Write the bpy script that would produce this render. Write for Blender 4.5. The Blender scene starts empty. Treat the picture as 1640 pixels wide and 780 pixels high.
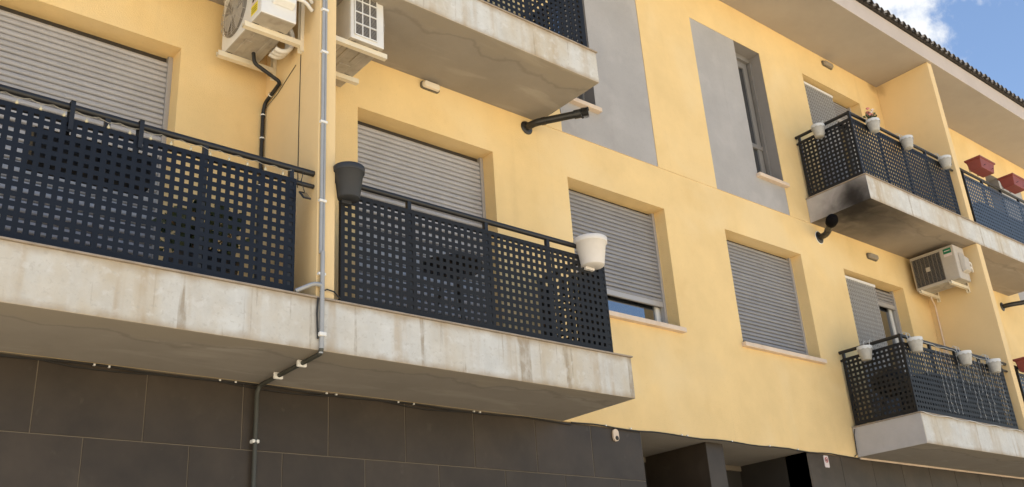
import bpy, bmesh, math, random
from mathutils import Vector, Matrix
R = math.radians
random.seed(7)
S = bpy.context.scene
COL = S.collection

# ------------------------------------------------------------ camera
cam_d = bpy.data.cameras.new('camera'); cam = bpy.data.objects.new('camera', cam_d); COL.objects.link(cam)
cam_d.sensor_width = 36.0; cam_d.lens = 1550.26 / 1640 * 36; cam_d.clip_end = 2000; cam_d.clip_start = 0.05
rx = Vector((0.76909367, -0.63589528, -0.0642816)); ux = Vector((-0.20242522, -0.33774799, 0.9192118)); fx = Vector((0.60623342, 0.69394775, 0.38848108))
m = Matrix((rx, ux, -fx)).transposed().to_4x4(); m.translation = Vector((0.0, -6.0128, 1.62))
cam.matrix_world = m
S.camera = cam

# ------------------------------------------------------------ sky, sun, exposure
SUN_EL, SUN_AZ = 60.0, -55.0
world = bpy.data.worlds.new('World'); S.world = world; world.use_nodes = True
wn = world.node_tree; wn.nodes.clear()
def wnode(t, **k):
    n = wn.nodes.new(t)
    for a, v in k.items(): setattr(n, a, v)
    return n
sky = wnode('ShaderNodeTexSky', sky_type='NISHITA', sun_disc=False)
sky.sun_elevation = R(SUN_EL); sky.sun_rotation = R(SUN_AZ); sky.air_density = 1.0; sky.dust_density = 0.6; sky.ozone_density = 1.5
SKY_STRENGTH = 0.070
tc = wnode('ShaderNodeTexCoord')
nz = wnode('ShaderNodeTexNoise'); nz.inputs['Scale'].default_value = 16.0; nz.inputs['Detail'].default_value = 9; nz.inputs['Roughness'].default_value = 0.6; nz.inputs['Distortion'].default_value = 0.1
nb = wnode('ShaderNodeTexNoise'); nb.inputs['Scale'].default_value = 2.1; nb.inputs['Detail'].default_value = 3
wn.links.new(tc.outputs['Generated'], nz.inputs['Vector']); wn.links.new(tc.outputs['Generated'], nb.inputs['Vector'])
cd = Vector((0.788, 0.318, 0.527)).normalized()            # where the one big cloud stands
dist = wnode('ShaderNodeVectorMath', operation='DISTANCE'); dist.inputs[1].default_value = cd
wn.links.new(tc.outputs['Generated'], dist.inputs[0])
blob = wnode('ShaderNodeMapRange'); blob.inputs[1].default_value = 0.02; blob.inputs[2].default_value = 0.11; blob.inputs[3].default_value = 0.36; blob.inputs[4].default_value = -0.04
wn.links.new(dist.outputs['Value'], blob.inputs[0])
wide = wnode('ShaderNodeMapRange'); wide.inputs[1].default_value = 0.50; wide.inputs[2].default_value = 0.70; wide.inputs[3].default_value = -0.08; wide.inputs[4].default_value = 0.06
wn.links.new(nb.outputs['Fac'], wide.inputs[0])
a1 = wnode('ShaderNodeMath', operation='ADD'); a2 = wnode('ShaderNodeMath', operation='ADD')
wn.links.new(nz.outputs['Fac'], a1.inputs[0]); wn.links.new(blob.outputs[0], a1.inputs[1])
wn.links.new(a1.outputs[0], a2.inputs[0]); wn.links.new(wide.outputs[0], a2.inputs[1])
cr = wnode('ShaderNodeMapRange', interpolation_type='SMOOTHSTEP'); cr.inputs[1].default_value = 0.56; cr.inputs[2].default_value = 0.76
wn.links.new(a2.outputs[0], cr.inputs[0])
cm = wnode('ShaderNodeMix', data_type='RGBA'); cm.inputs[7].default_value = (4.5, 4.6, 4.7, 1)
wn.links.new(cr.outputs[0], cm.inputs[0]); wn.links.new(sky.outputs[0], cm.inputs[6])
bg = wnode('ShaderNodeBackground'); bg.inputs[1].default_value = SKY_STRENGTH
wo = wnode('ShaderNodeOutputWorld')
wn.links.new(cm.outputs[2], bg.inputs[0]); wn.links.new(bg.outputs[0], wo.inputs[0])
sd = bpy.data.lights.new('sun', 'SUN'); sd.energy = 5.0; sd.angle = R(0.55); sd.color = (1.0, 0.93, 0.80)
sun = bpy.data.objects.new('sun', sd); COL.objects.link(sun); sun.location = (-5, 10, 30)
sv = Vector((math.sin(R(SUN_AZ)) * math.cos(R(SUN_EL)), math.cos(R(SUN_AZ)) * math.cos(R(SUN_EL)), math.sin(R(SUN_EL))))
sun.rotation_euler = (-sv).to_track_quat('-Z', 'Y').to_euler()
S.view_settings.view_transform = 'Standard'; S.view_settings.look = 'None'; S.view_settings.gamma = 1.0
S.view_settings.exposure = 1.68
S.render.engine = 'CYCLES'
S.cycles.max_bounces = 8; S.cycles.diffuse_bounces = 5

# ------------------------------------------------------------ levels and lines of the house (metres)
ZB1, ZT1, ZB2, ZT2, ZR = 3.422, 3.773, 6.374, 6.714, 9.315      # slab undersides / tops, eave soffit
SLAB_Y = -0.855                                                # front of the balcony slabs
F1A, F1B, F2A, F2B = 2.835, 2.967, 12.95, 13.08                # party fins
MIR = 26.03                                                    # mirror line x2 of the second fin

# ------------------------------------------------------------ materials
def mat(name, color=(.5, .5, .5), rough=.8, metallic=0.0, var=0.0, vscale=3.0, bump=0.0, bscale=80.0, spec=.5, streak=None, dirt=None, each=0.0):
    M = bpy.data.materials.new(name); M.use_nodes = True
    nt = M.node_tree; b = nt.nodes['Principled BSDF']
    b.inputs['Roughness'].default_value = rough; b.inputs['Metallic'].default_value = metallic
    b.inputs['Specular IOR Level'].default_value = spec
    b.inputs['Base Color'].default_value = (*color, 1)
    N = lambda t: nt.nodes.new(t); L = nt.links.new
    t = N('ShaderNodeTexCoord'); oi = N('ShaderNodeObjectInfo'); ad = N('ShaderNodeVectorMath'); ad.operation = 'ADD'
    L(t.outputs['Object'], ad.inputs[0]); L(oi.outputs['Location'], ad.inputs[1]); co = ad.outputs[0]
    col = None
    if var:
        n = N('ShaderNodeTexNoise'); n.inputs['Scale'].default_value = vscale; n.inputs['Detail'].default_value = 7; n.inputs['Roughness'].default_value = .62
        L(co, n.inputs['Vector'])
        mr = N('ShaderNodeMapRange'); mr.inputs[1].default_value = .28; mr.inputs[2].default_value = .72; mr.inputs[3].default_value = 1 - var; mr.inputs[4].default_value = 1 + var
        L(n.outputs['Fac'], mr.inputs[0])
        mx = N('ShaderNodeVectorMath'); mx.operation = 'SCALE'; mx.inputs[0].default_value = color
        L(mr.outputs[0], mx.inputs['Scale']); col = mx.outputs[0]
    def over(fac, colour):
        nonlocal col
        k = N('ShaderNodeMix'); k.data_type = 'RGBA'; k.inputs[7].default_value = (*colour, 1)
        if col is None: k.inputs[6].default_value = (*color, 1)
        else: L(col, k.inputs[6])
        L(fac, k.inputs[0]); col = k.outputs[2]
    def stretched(sx, sy, sz, scale, detail=5, dist=0.0):
        mp = N('ShaderNodeMapping'); mp.inputs['Scale'].default_value = (sx, sy, sz); L(co, mp.inputs['Vector'])
        n = N('ShaderNodeTexNoise'); n.inputs['Scale'].default_value = scale; n.inputs['Detail'].default_value = detail; n.inputs['Distortion'].default_value = dist
        L(mp.outputs[0], n.inputs['Vector']); return n.outputs['Fac']
    def remap(v, a, bb, c=0.0, d=1.0):
        mr = N('ShaderNodeMapRange'); mr.interpolation_type = 'SMOOTHSTEP'
        mr.inputs[1].default_value = a; mr.inputs[2].default_value = bb; mr.inputs[3].default_value = c; mr.inputs[4].default_value = d
        L(v, mr.inputs[0]); return mr.outputs[0]
    def math2(op, x, y):
        k = N('ShaderNodeMath'); k.operation = op
        for i, v in enumerate((x, y)):
            if isinstance(v, (int, float)): k.inputs[i].default_value = v
            else: L(v, k.inputs[i])
        return k.outputs[0]
    if streak:      # run marks down a face
        for (sc, lo, hi, amt, c) in streak:
            f = remap(stretched(1, 1, .05, sc, 4), lo, hi, 0, amt)
            br = remap(stretched(1, 1, .6, sc * 2.5, 5), .3, .6, .35, 1)
            over(math2('MULTIPLY', f, br), c)
    if dirt:
        for (sc, lo, hi, amt, c) in dirt:
            over(remap(stretched(1, 1, 1, sc, 8, .4), lo, hi, 0, amt), c)
    if each:        # every piece its own tone
        mr = N('ShaderNodeMapRange'); mr.inputs[3].default_value = 1 - each; mr.inputs[4].default_value = 1 + each; L(oi.outputs['Random'], mr.inputs[0])
        mx = N('ShaderNodeVectorMath'); mx.operation = 'SCALE'
        if col is None: mx.inputs[0].default_value = color
        else: L(col, mx.inputs[0])
        L(mr.outputs[0], mx.inputs['Scale']); col = mx.outputs[0]
    hook = dict(over=over, stretched=stretched, remap=remap, math2=math2, N=N, L=L, co=co)
    if bump:
        n = N('ShaderNodeTexNoise'); n.inputs['Scale'].default_value = bscale; n.inputs['Detail'].default_value = 4; L(co, n.inputs['Vector'])
        bp = N('ShaderNodeBump'); bp.inputs['Strength'].default_value = bump; bp.inputs['Distance'].default_value = .01
        L(n.outputs['Fac'], bp.inputs['Height']); L(bp.outputs[0], b.inputs['Normal'])
    def finish():
        if col is not None: L(col, b.inputs['Base Color'])
        return M
    hook['finish'] = finish
    finish()
    return M, hook
def smat(*a, **k): return mat(*a, **k)[0]

def soot(h, centre, r0, r1, amt, c=(.018, .015, .013)):
    vm = h['N']('ShaderNodeVectorMath'); vm.operation = 'DISTANCE'; vm.inputs[1].default_value = centre; h['L'](h['co'], vm.inputs[0])
    d = h['math2']('ADD', vm.outputs['Value'], h['math2']('MULTIPLY', h['math2']('SUBTRACT', h['stretched'](1, 1, 1, 4, 7, .6), .5), .5))
    h['over'](h['remap'](d, r0, r1, amt, 0), c)
YEL = (.81, .59, .285)
M_yel, h = mat('yellow_stucco', YEL, .92, var=.085, vscale=1.4, bump=.4, bscale=110, spec=.25,
             streak=[(3.5, .58, .78, .28, (.56, .39, .19)), (14, .62, .74, .16, (.60, .43, .22))],
             dirt=[(2.2, .54, .74, .26, (.72, .49, .21)), (.9, .50, .70, .45, (.85, .67, .39)), (30, .60, .72, .18, (.66, .47, .23)), (70, .60, .70, .22, (.88, .68, .38))])
for q in ((12.93, 0, ZR - .04), (12.80, 0, ZR - .01)): soot(h, q, -.06, .16, .55, (.38, .25, .12))
h['finish']()
M_fin, h = mat('fin_stucco', (.77, .575, .31), .92, var=.05, vscale=1.3, bump=.2, bscale=170, spec=.25, dirt=[(2.5, .58, .8, .35, (.60, .43, .22))])
soot(h, (12.95, -.05, ZR - .05), -.06, .2, .6, (.38, .25, .12)); h['finish']()
M_groove = smat('joint_stucco', (.80, .63, .36), .9, var=.05, bump=.1)
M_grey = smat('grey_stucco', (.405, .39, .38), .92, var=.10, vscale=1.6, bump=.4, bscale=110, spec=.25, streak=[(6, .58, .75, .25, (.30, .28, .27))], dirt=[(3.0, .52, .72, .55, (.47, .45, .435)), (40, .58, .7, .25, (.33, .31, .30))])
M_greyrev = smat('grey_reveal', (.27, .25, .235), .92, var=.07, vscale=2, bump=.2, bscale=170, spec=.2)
M_slab, h = mat('slab_face', (.60, .595, .565), .9, var=.10, vscale=6, bump=.25, bscale=60, spec=.25,
             streak=[(1.8, .42, .66, .70, (.52, .435, .305)), (5.0, .55, .70, .60, (.43, .33, .21)), (3.2, .60, .66, .60, (.40, .295, .175)), (9.0, .625, .675, .70, (.29, .225, .15)), (22.0, .64, .70, .45, (.27, .22, .16))],
             dirt=[(16, .54, .70, .35, (.70, .695, .675)), (40, .56, .68, .4, (.44, .41, .36)), (3.5, .50, .72, .35, (.53, .47, .375))])
def edge_grime(h, ztops):
    sx = h['N']('ShaderNodeSeparateXYZ'); h['L'](h['co'], sx.inputs[0])
    nn = h['stretched'](1, 1, 1, 9, 6)
    for zt in ztops:      # rusty rim where water leaves the coping
        d = h['math2']('SUBTRACT', zt, sx.outputs[2])
        d = h['math2']('ADD', h['math2']('ABSOLUTE', d, 0), h['math2']('MULTIPLY', nn, -.09))
        h['over'](h['remap'](d, -.04, .03, .65, 0), (.34, .25, .15))
edge_grime(h, (ZT1, ZT2, ZB1 - .02, ZB2 - .02)); h['finish']()
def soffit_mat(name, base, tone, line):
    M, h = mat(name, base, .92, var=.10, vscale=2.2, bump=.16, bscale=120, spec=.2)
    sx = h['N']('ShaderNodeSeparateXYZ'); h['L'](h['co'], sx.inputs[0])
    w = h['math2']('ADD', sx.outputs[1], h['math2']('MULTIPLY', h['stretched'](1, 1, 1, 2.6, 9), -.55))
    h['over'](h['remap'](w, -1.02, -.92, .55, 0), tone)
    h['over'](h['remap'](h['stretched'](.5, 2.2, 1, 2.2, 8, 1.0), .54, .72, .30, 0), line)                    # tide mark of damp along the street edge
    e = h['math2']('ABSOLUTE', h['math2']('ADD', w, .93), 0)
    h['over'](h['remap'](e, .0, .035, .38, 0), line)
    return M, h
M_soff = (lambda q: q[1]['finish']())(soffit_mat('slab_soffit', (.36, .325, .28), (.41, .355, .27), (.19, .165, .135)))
Ms, h = soffit_mat('sooty_soffit', (.37, .32, .26), (.40, .33, .245), (.20, .165, .125))
SOOT = (10.30, -.60, ZB2 + .05)
soot(h, SOOT, .10, .75, .97); soot(h, (10.9, -.55, ZB2), .0, 1.2, .72); M_soffs = h['finish']()
M_side, h = mat('slab_side_shaded', (.47, .45, .44), .9, var=.09, vscale=4, bump=.2, bscale=80, spec=.25, dirt=[(6, .56, .74, .4, (.38, .35, .33))]); h['finish']()  # greyer than the slab front: shade on the end faces put into the colour
M_sides, h = mat('sooty_slab_side', (.45, .42, .40), .9, var=.1, vscale=4, bump=.2, bscale=80, spec=.25); soot(h, (10.28, -.66, ZB2 + .02), .0, .70, .98); h['finish'](); M_sides = h['finish']()  # soot mark over a base likewise darkened for the shaded end face
M_cope = smat('coping', (.33, .27, .21), .85, var=.2, vscale=12, bump=.3)
M_fascia = smat('fascia', (.52, .45, .40), .9, var=.07, vscale=2, bump=.2, bscale=120, streak=[(3.5, .58, .75, .3, (.42, .35, .28))])
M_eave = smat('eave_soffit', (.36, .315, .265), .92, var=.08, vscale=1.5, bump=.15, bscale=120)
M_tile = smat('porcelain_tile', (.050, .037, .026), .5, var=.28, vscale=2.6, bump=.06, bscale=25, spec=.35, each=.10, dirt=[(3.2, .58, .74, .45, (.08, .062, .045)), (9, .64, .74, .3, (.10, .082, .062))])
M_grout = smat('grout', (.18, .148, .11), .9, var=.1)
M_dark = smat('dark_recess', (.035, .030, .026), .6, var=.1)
M_rooftile = smat('roof_tile', (.055, .047, .04), .85, var=.35, vscale=9, bump=.4, bscale=40)
M_slatA = smat('shutter_grey_light', (.43, .418, .42), .5, var=.07, vscale=5, spec=.4, each=.045, dirt=[(6, .58, .75, .3, (.34, .32, .30))])
M_slatB = smat('shutter_grey', (.275, .27, .278), .5, var=.07, vscale=5, spec=.4, each=.05, dirt=[(6, .58, .75, .3, (.25, .235, .22))])
M_alu = smat('grey_frame', (.42, .40, .385), .45, metallic=.2)
M_alud = smat('dark_grey_frame', (.24, .225, .21), .45, metallic=.1, var=.06, vscale=5)
M_white = smat('white_frame', (.74, .72, .68), .45)
M_sill = smat('sill_stone', (.70, .56, .43), .75, var=.1, vscale=6, bump=.1, dirt=[(7, .55, .75, .4, (.55, .40, .27))])
M_char = smat('charcoal_paint', (.0135, .0138, .0148), .55, spec=.28, var=.08, vscale=6)
M_navy = smat('navy_paint', (.0085, .0118, .0195), .55, spec=.25, var=.08, vscale=6)
M_blue = smat('blue_grey_paint', (.045, .060, .085), .5, spec=.45, var=.08, vscale=6)
M_black = smat('black_metal', (.012, .012, .013), .45, var=.1, vscale=8)
M_blackp = smat('black_plastic', (.018, .018, .018), .55, var=.2, vscale=10)
M_sootm = smat('sooted_metal', (.006, .005, .005), .95, spec=.1)
M_flue = smat('flue_black', (.022, .021, .019), .38, var=.3, vscale=14)
M_acw = smat('ac_white', (.72, .71, .68), .45, var=.05, vscale=7, dirt=[(9, .6, .8, .25, (.58, .53, .45))])
M_acb = smat('ac_beige', (.48, .425, .35), .55, var=.1, vscale=9, dirt=[(9, .55, .75, .4, (.42, .36, .28))])
M_acu = smat('ac_underside', (.40, .36, .30), .55, var=.15, vscale=9, dirt=[(12, .52, .7, .5, (.26, .22, .18))])
M_acg = smat('ac_guard', (.42, .385, .34), .6)
M_acbar = smat('ac_guard_bar', (.14, .115, .09), .6)
M_acr = smat('ac_fan_recess', (.20, .18, .155), .6, var=.2, vscale=10)
M_acd = smat('ac_coil', (.03, .03, .032), .6)
M_brk = smat('bracket_cream', (.76, .68, .52), .5, var=.06, vscale=9, dirt=[(12, .6, .8, .3, (.55, .45, .32))])
M_pipeg = smat('grey_conduit', (.36, .365, .37), .45, metallic=.1, var=.08, vscale=8)
M_piped = smat('dark_conduit', (.055, .055, .045), .5, var=.15, vscale=8)
M_clip = smat('white_clip', (.78, .77, .74), .5)
M_lag = smat('white_lagging', (.70, .68, .64), .7, var=.1, vscale=20)
M_cable = smat('cable_black', (.02, .018, .016), .6)
M_potg = smat('pot_grey', (.025, .027, .031), .6, var=.05, vscale=15, bump=.05)
M_potw = smat('pot_cream', (.68, .645, .61), .6, var=.04, vscale=15)
M_buck = smat('bucket_white', (.40, .385, .35), .55, var=.14, vscale=30, dirt=[(30, .55, .7, .3, (.42, .40, .36))])
M_red = smat('terracotta', (.22, .045, .032), .55, var=.12, vscale=15)
M_soil = smat('soil', (.05, .035, .025), .95, var=.3, vscale=40)
M_leaf = smat('leaf', (.06, .085, .03), .6, var=.35, vscale=25)
M_dry = smat('dry_stem', (.20, .12, .06), .8, var=.3, vscale=25)
M_pink = smat('petal_pink', (.70, .30, .30), .6, var=.25, vscale=30)
M_petw = smat('petal_white', (.75, .68, .64), .6)
M_yelb = smat('label_yellow', (.75, .62, .05), .5)
M_navyb = smat('label_navy', (.03, .035, .12), .5)
M_green = smat('label_green', (.0, .16, .07), .5)
M_redm = smat('mark_red', (.42, .06, .05), .6)
M_paper = smat('sign_white', (.68, .58, .55), .6, var=.08, vscale=30)
M_bulb = smat('bulb_clear', (.56, .50, .34), .2)
M_cordp = smat('cord_clear', (.36, .33, .26), .4)
M_wire = smat('wire_white', (.62, .62, .60), .5)
M_strand = smat('strand_clear', (.40, .40, .39), .4)
M_chain = smat('chain_curtain', (.50, .475, .44), .5, metallic=.1, var=.2, vscale=50)
M_chaind = smat('chain_curtain_dull', (.27, .25, .225), .55, metallic=.1, var=.2, vscale=50)
M_lampb = smat('bulkhead_body', (.13, .115, .09), .5)
M_lens = smat('bulkhead_lens', (.78, .70, .58), .35)
M_lensd = smat('bulkhead_lens_dusty', (.30, .255, .20), .5, var=.15, vscale=30)
M_wood = smat('furniture_dark', (.025, .022, .02), .5, var=.2, vscale=12)
M_room = smat('room_dark', (.05, .045, .04), .9)
M_stone = smat('street_setts', (.40, .345, .26), .9, var=.25, vscale=2.0, bump=.4, bscale=60)
M_pave = smat('paving', (.45, .385, .285), .85, var=.12, vscale=1.5, bump=.15, bscale=30)
M_ground = smat('earth', (.38, .32, .22), .95, var=.2, vscale=.3)
M_int = smat('interior_plaster', (.5, .47, .42), .9)
def glass():
    M = bpy.data.materials.new('window_glass'); M.use_nodes = True; nt = M.node_tree; nt.nodes.remove(nt.nodes['Principled BSDF'])
    o = nt.nodes['Material Output']; g = nt.nodes.new('ShaderNodeBsdfGlossy'); g.inputs['Roughness'].default_value = .015; g.inputs['Color'].default_value = (.95, .97, 1, 1)
    d = nt.nodes.new('ShaderNodeBsdfDiffuse'); d.inputs['Color'].default_value = (.015, .018, .022, 1)
    f = nt.nodes.new('ShaderNodeFresnel'); f.inputs['IOR'].default_value = 3.6
    x = nt.nodes.new('ShaderNodeMixShader'); nt.links.new(f.outputs[0], x.inputs[0]); nt.links.new(d.outputs[0], x.inputs[1]); nt.links.new(g.outputs[0], x.inputs[2]); nt.links.new(x.outputs[0], o.inputs[0])
    return M
M_glass = glass()

# ------------------------------------------------------------ mesh helpers
class MB:
    def __init__(s): s.v = []; s.f = []; s.m = []; s.sm = []
    def add(s, vs, fs, mi=0, smooth=False):
        o = len(s.v); s.v += [tuple(p) for p in vs]
        for f in fs: s.f.append(tuple(o + i for i in f)); s.m.append(mi); s.sm.append(smooth)
        return s
    def box(s, x0, x1, y0, y1, z0, z1, mi=0, faces=None):
        vs = [(x, y, z) for z in (z0, z1) for y in (y0, y1) for x in (x0, x1)]
        fs = {'b': (0, 2, 3, 1), 't': (4, 5, 7, 6), 'f': (0, 1, 5, 4), 'k': (3, 2, 6, 7), 'l': (2, 0, 4, 6), 'r': (1, 3, 7, 5)}
        if isinstance(mi, dict):
            o = len(s.v); s.v += vs
            for k, f in fs.items(): s.f.append(tuple(o + i for i in f)); s.m.append(mi.get(k, 0)); s.sm.append(False)
            return s
        return s.add(vs, fs.values(), mi)
    def quad(s, a, b, c, d, mi=0): return s.add([a, b, c, d], [(0, 1, 2, 3)], mi)
    def tube(s, pts, r, n=10, mi=0, cap=True, rs=None):
        pts = [Vector(p) for p in pts]; rings = []
        up = None
        for i, p in enumerate(pts):
            t = (pts[min(i + 1, len(pts) - 1)] - pts[max(i - 1, 0)]).normalized()
            if up is None:
                up = Vector((0, 0, 1)) if abs(t.z) < .9 else Vector((1, 0, 0))
            a = (up - t * up.dot(t)).normalized(); b = t.cross(a); up = a
            rr = rs[i] if rs else r
            rings.append([p + (a * math.cos(k * 2 * math.pi / n) + b * math.sin(k * 2 * math.pi / n)) * rr for k in range(n)])
        vs = [q for g in rings for q in g]; fs = []
        for i in range(len(pts) - 1):
            for k in range(n):
                fs.append((i * n + k, i * n + (k + 1) % n, (i + 1) * n + (k + 1) % n, (i + 1) * n + k))
        s.add(vs, fs, mi, n > 6)
        if cap:
            s.add(rings[0], [tuple(range(n))[::-1]], mi); s.add(rings[-1], [tuple(range(n))], mi)
        return s
    def lathe(s, prof, c, n=24, mi=0, axis='z', mat=None, wob=None):
        vs = []; fs = []
        for (r, h) in prof:
            for k in range(n):
                a = k * 2 * math.pi / n; q = r * (wob(a, h) if wob else 1)
                p = Vector((q * math.cos(a), q * math.sin(a), h))
                if axis == 'y': p = Vector((p.x, p.z, p.y))
                if axis == 'x': p = Vector((p.z, p.x, p.y))
                if mat: p = mat @ p
                vs.append(p + Vector(c))
        for i in range(len(prof) - 1):
            for k in range(n): fs.append((i * n + k, i * n + (k + 1) % n, (i + 1) * n + (k + 1) % n, (i + 1) * n + k))
        return s.add(vs, fs, mi, True)
    def mesh(s, name, mats):
        me = bpy.data.meshes.new(name); me.from_pydata(s.v, [], s.f)
        for M in (mats if isinstance(mats, (list, tuple)) else [mats]): me.materials.append(M)
        me.polygons.foreach_set('material_index', s.m); me.polygons.foreach_set('use_smooth', s.sm)
        me.update(); return me
    def obj(s, name, mats, parent=None, bevel=0, recalc=True, **k):
        me = s.mesh(name, mats)
        if recalc:
            bm = bmesh.new(); bm.from_mesh(me); bmesh.ops.recalc_face_normals(bm, faces=bm.faces); bm.to_mesh(me); bm.free()
        return link(name, me, parent, bevel, **k)
def link(name, me, parent=None, bevel=0, loc=None, **k):
    o = bpy.data.objects.new(name, me); COL.objects.link(o)
    if parent: o.parent = parent
    if loc is not None: o.location = loc
    if bevel:
        b = o.modifiers.new('bevel', 'BEVEL'); b.width = bevel; b.segments = 2; b.limit_method = 'ANGLE'; b.angle_limit = R(40)
    for a, v in k.items(): o[a] = v
    return o
def thing(name, label, cat, loc=(0, 0, 0), rz=0, group=None):
    o = bpy.data.objects.new(name, None); COL.objects.link(o); o.location = loc; o.rotation_euler = (0, 0, rz)
    o.empty_display_size = .1
    o['label'] = label; o['category'] = cat
    if group: o['group'] = group
    return o
def tag(o, label, cat, group=None):
    o['label'] = label; o['category'] = cat
    if group: o['group'] = group
    return o
def copy_tree(o, parent=None):
    c = o.copy(); COL.objects.link(c); c.parent = parent
    for ch in list(o.children): copy_tree(ch, c)
    return c
def arc(p, a, b, n=6):      # smooth corner a-p-b as points
    p, a, b = Vector(p), Vector(a), Vector(b)
    return [(1 - t) ** 2 * a + 2 * t * (1 - t) * p + t * t * b for t in [i / n for i in range(n + 1)]]
def bend(pts, r=.05, n=5):
    pts = [Vector(p) for p in pts]; out = [pts[0]]
    for i in range(1, len(pts) - 1):
        a = pts[i] + (pts[i - 1] - pts[i]).normalized() * r; b = pts[i] + (pts[i + 1] - pts[i]).normalized() * r
        out += arc(pts[i], a, b, n)
    return out + [pts[-1]]

# ============================================================ THE SETTING
def struct(o): o['kind'] = 'structure'; return o
struct(MB().quad((-300, -300, -.14), (300, -300, -.14), (300, 300, -.14), (-300, 300, -.14)).obj('ground', M_ground))
struct(MB().box(-60, 60, -6.4, -1.6, -.136, -.10).obj('road', M_stone))
struct(MB().box(-60, 60, -1.6, 9, -.137, 0).obj('pavement', M_pave, bevel=.02))
struct(MB().box(-60, 60, -60, -6.4, -.1365, 0.0).obj('plaza', M_pave, bevel=.02))

# ============================================================ THE BUILDING
XL, XR = -3.0, 21.0
bld = thing('apartment_building', 'yellow stuccoed apartment building with grey panels, dark tiled base and concrete balconies', 'building', (0, 0, 0))

WIN = dict(  # x0, x1, z0, z1
    w1=(.72, 2.16, ZT1, 5.871), w2=(3.659, 5.096, ZT1, 5.871), w3=(6.03, 7.438, 4.529, 5.871), w4=(8.454, 9.915, 4.529, 5.871),
    w5=(10.847, 12.305, ZT1, 5.871), w6=(10.847, 12.305, ZT2, 8.81), w2u=(3.659, 5.096, ZT2, 8.81), w1u=(.72, 2.16, ZT2, 8.81),
    w5r=(MIR - 12.305, MIR - 10.847, ZT1, 5.871), w6r=(MIR - 12.305, MIR - 10.847, ZT2, 8.81),
    w4r=(MIR - 9.915, MIR - 8.454, 4.529, 5.871))
PAN = [(6.02, 7.441, 6.02, 6.56), (8.437, 9.856, 9.316, 9.856), (MIR - 9.856, MIR - 8.437, MIR - 9.856, MIR - 9.316)]   # x0,x1, slot x0,x1
PZ0, PZ1, SLZ0 = ZB2, 8.76, 6.808
JZ0, JZ1 = ZB2 - .012, ZB2 - .001
def skin(rects_out, x0, x1, z0, z1, y, mb, mi=0):
    xs = sorted({x0, x1, *[q for r_ in rects_out for q in r_[:2] if x0 < q < x1]}); zs = sorted({z0, z1, *[q for r_ in rects_out for q in r_[2:] if z0 < q < z1]})
    for i in range(len(xs) - 1):
        for j in range(len(zs) - 1):
            cx, cz = (xs[i] + xs[i + 1]) / 2, (zs[j] + zs[j + 1]) / 2
            if any(r_[0] < cx < r_[1] and r_[2] < cz < r_[3] for r_ in rects_out): continue
            mb.quad((xs[i], y, zs[j]), (xs[i + 1], y, zs[j]), (xs[i + 1], y, zs[j + 1]), (xs[i], y, zs[j + 1]), mi)
def reveal(mb, x0, x1, z0, z1, ya, yb, mi=0):
    mb.quad((x0, ya, z0), (x0, yb, z0), (x0, yb, z1), (x0, ya, z1), mi); mb.quad((x1, ya, z0), (x1, ya, z1), (x1, yb, z1), (x1, yb, z0), mi)
    mb.quad((x0, ya, z1), (x0, yb, z1), (x1, yb, z1), (x1, ya, z1), mi); mb.quad((x0, ya, z0), (x1, ya, z0), (x1, yb, z0), (x0, yb, z0), mi)
holes = list(WIN.values()) + [(p[0], p[1], PZ0, PZ1) for p in PAN] + [(5.70, 10.285, JZ0, JZ1)]
wm = MB(); skin(holes, XL, XR, ZB1, ZR + .3, 0.0, wm)
for w in WIN.values(): reveal(wm, *w, 0, .30)
for p in PAN: reveal(wm, p[0], p[1], PZ0, PZ1, 0, .007)
reveal(wm, 5.70, 10.285, JZ0, JZ1, 0, .009, 1)
wm.quad((5.70, .009, JZ0), (10.285, .009, JZ0), (10.285, .009, JZ1), (5.70, .009, JZ1), 1)
for xa, xb, mi in ((XL, 5.70, 2), (5.70, 6.67, 0), (9.30, 10.283, 0), (10.283, 15.75, 2), (15.75, XR, 0)): wm.quad((xa, 0, ZB1), (xa, .30, ZB1), (xb, .30, ZB1), (xb, 0, ZB1), mi)
wall = wm.obj('wall', [M_yel, M_groove, M_soff], bld, recalc=False)
bk = MB()      # side and rear walls, rooms behind
bk.quad((XL, 0, 0), (XL, 9, 0), (XL, 9, 10.2), (XL, 0, 10.2)); bk.quad((XR, 0, 0), (XR, 0, 10.2), (XR, 9, 10.2), (XR, 9, 0)); bk.quad((XL, 9, 0), (XR, 9, 0), (XR, 9, 10.2), (XL, 9, 10.2))
bk.obj('rear_wall', M_yel, bld, recalc=False)
rm = MB()
for z in (ZB1 + .1, ZB2 + .1): rm.quad((XL, .305, z), (XR, .305, z), (XR, 8.9, z), (XL, 8.9, z))
for z in (ZB1, ZB2, ZR): pass
rm.quad((XL, 1.6, 0), (XR, 1.6, 0), (XR, 1.6, ZR), (XL, 1.6, ZR)); rm.quad((XL, .31, ZR + .1), (XR, .31, ZR + .1), (XR, 8.9, ZR + .1), (XL, 8.9, ZR + .1))
rm.obj('inner_wall', M_int, bld, recalc=False)
for p in PAN:
    g = MB(); slot = (p[2], p[3], SLZ0, PZ1)
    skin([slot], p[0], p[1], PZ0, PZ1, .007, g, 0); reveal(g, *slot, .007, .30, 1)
    g.obj('grey_panel', [M_grey, M_greyrev], bld, recalc=False)

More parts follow.
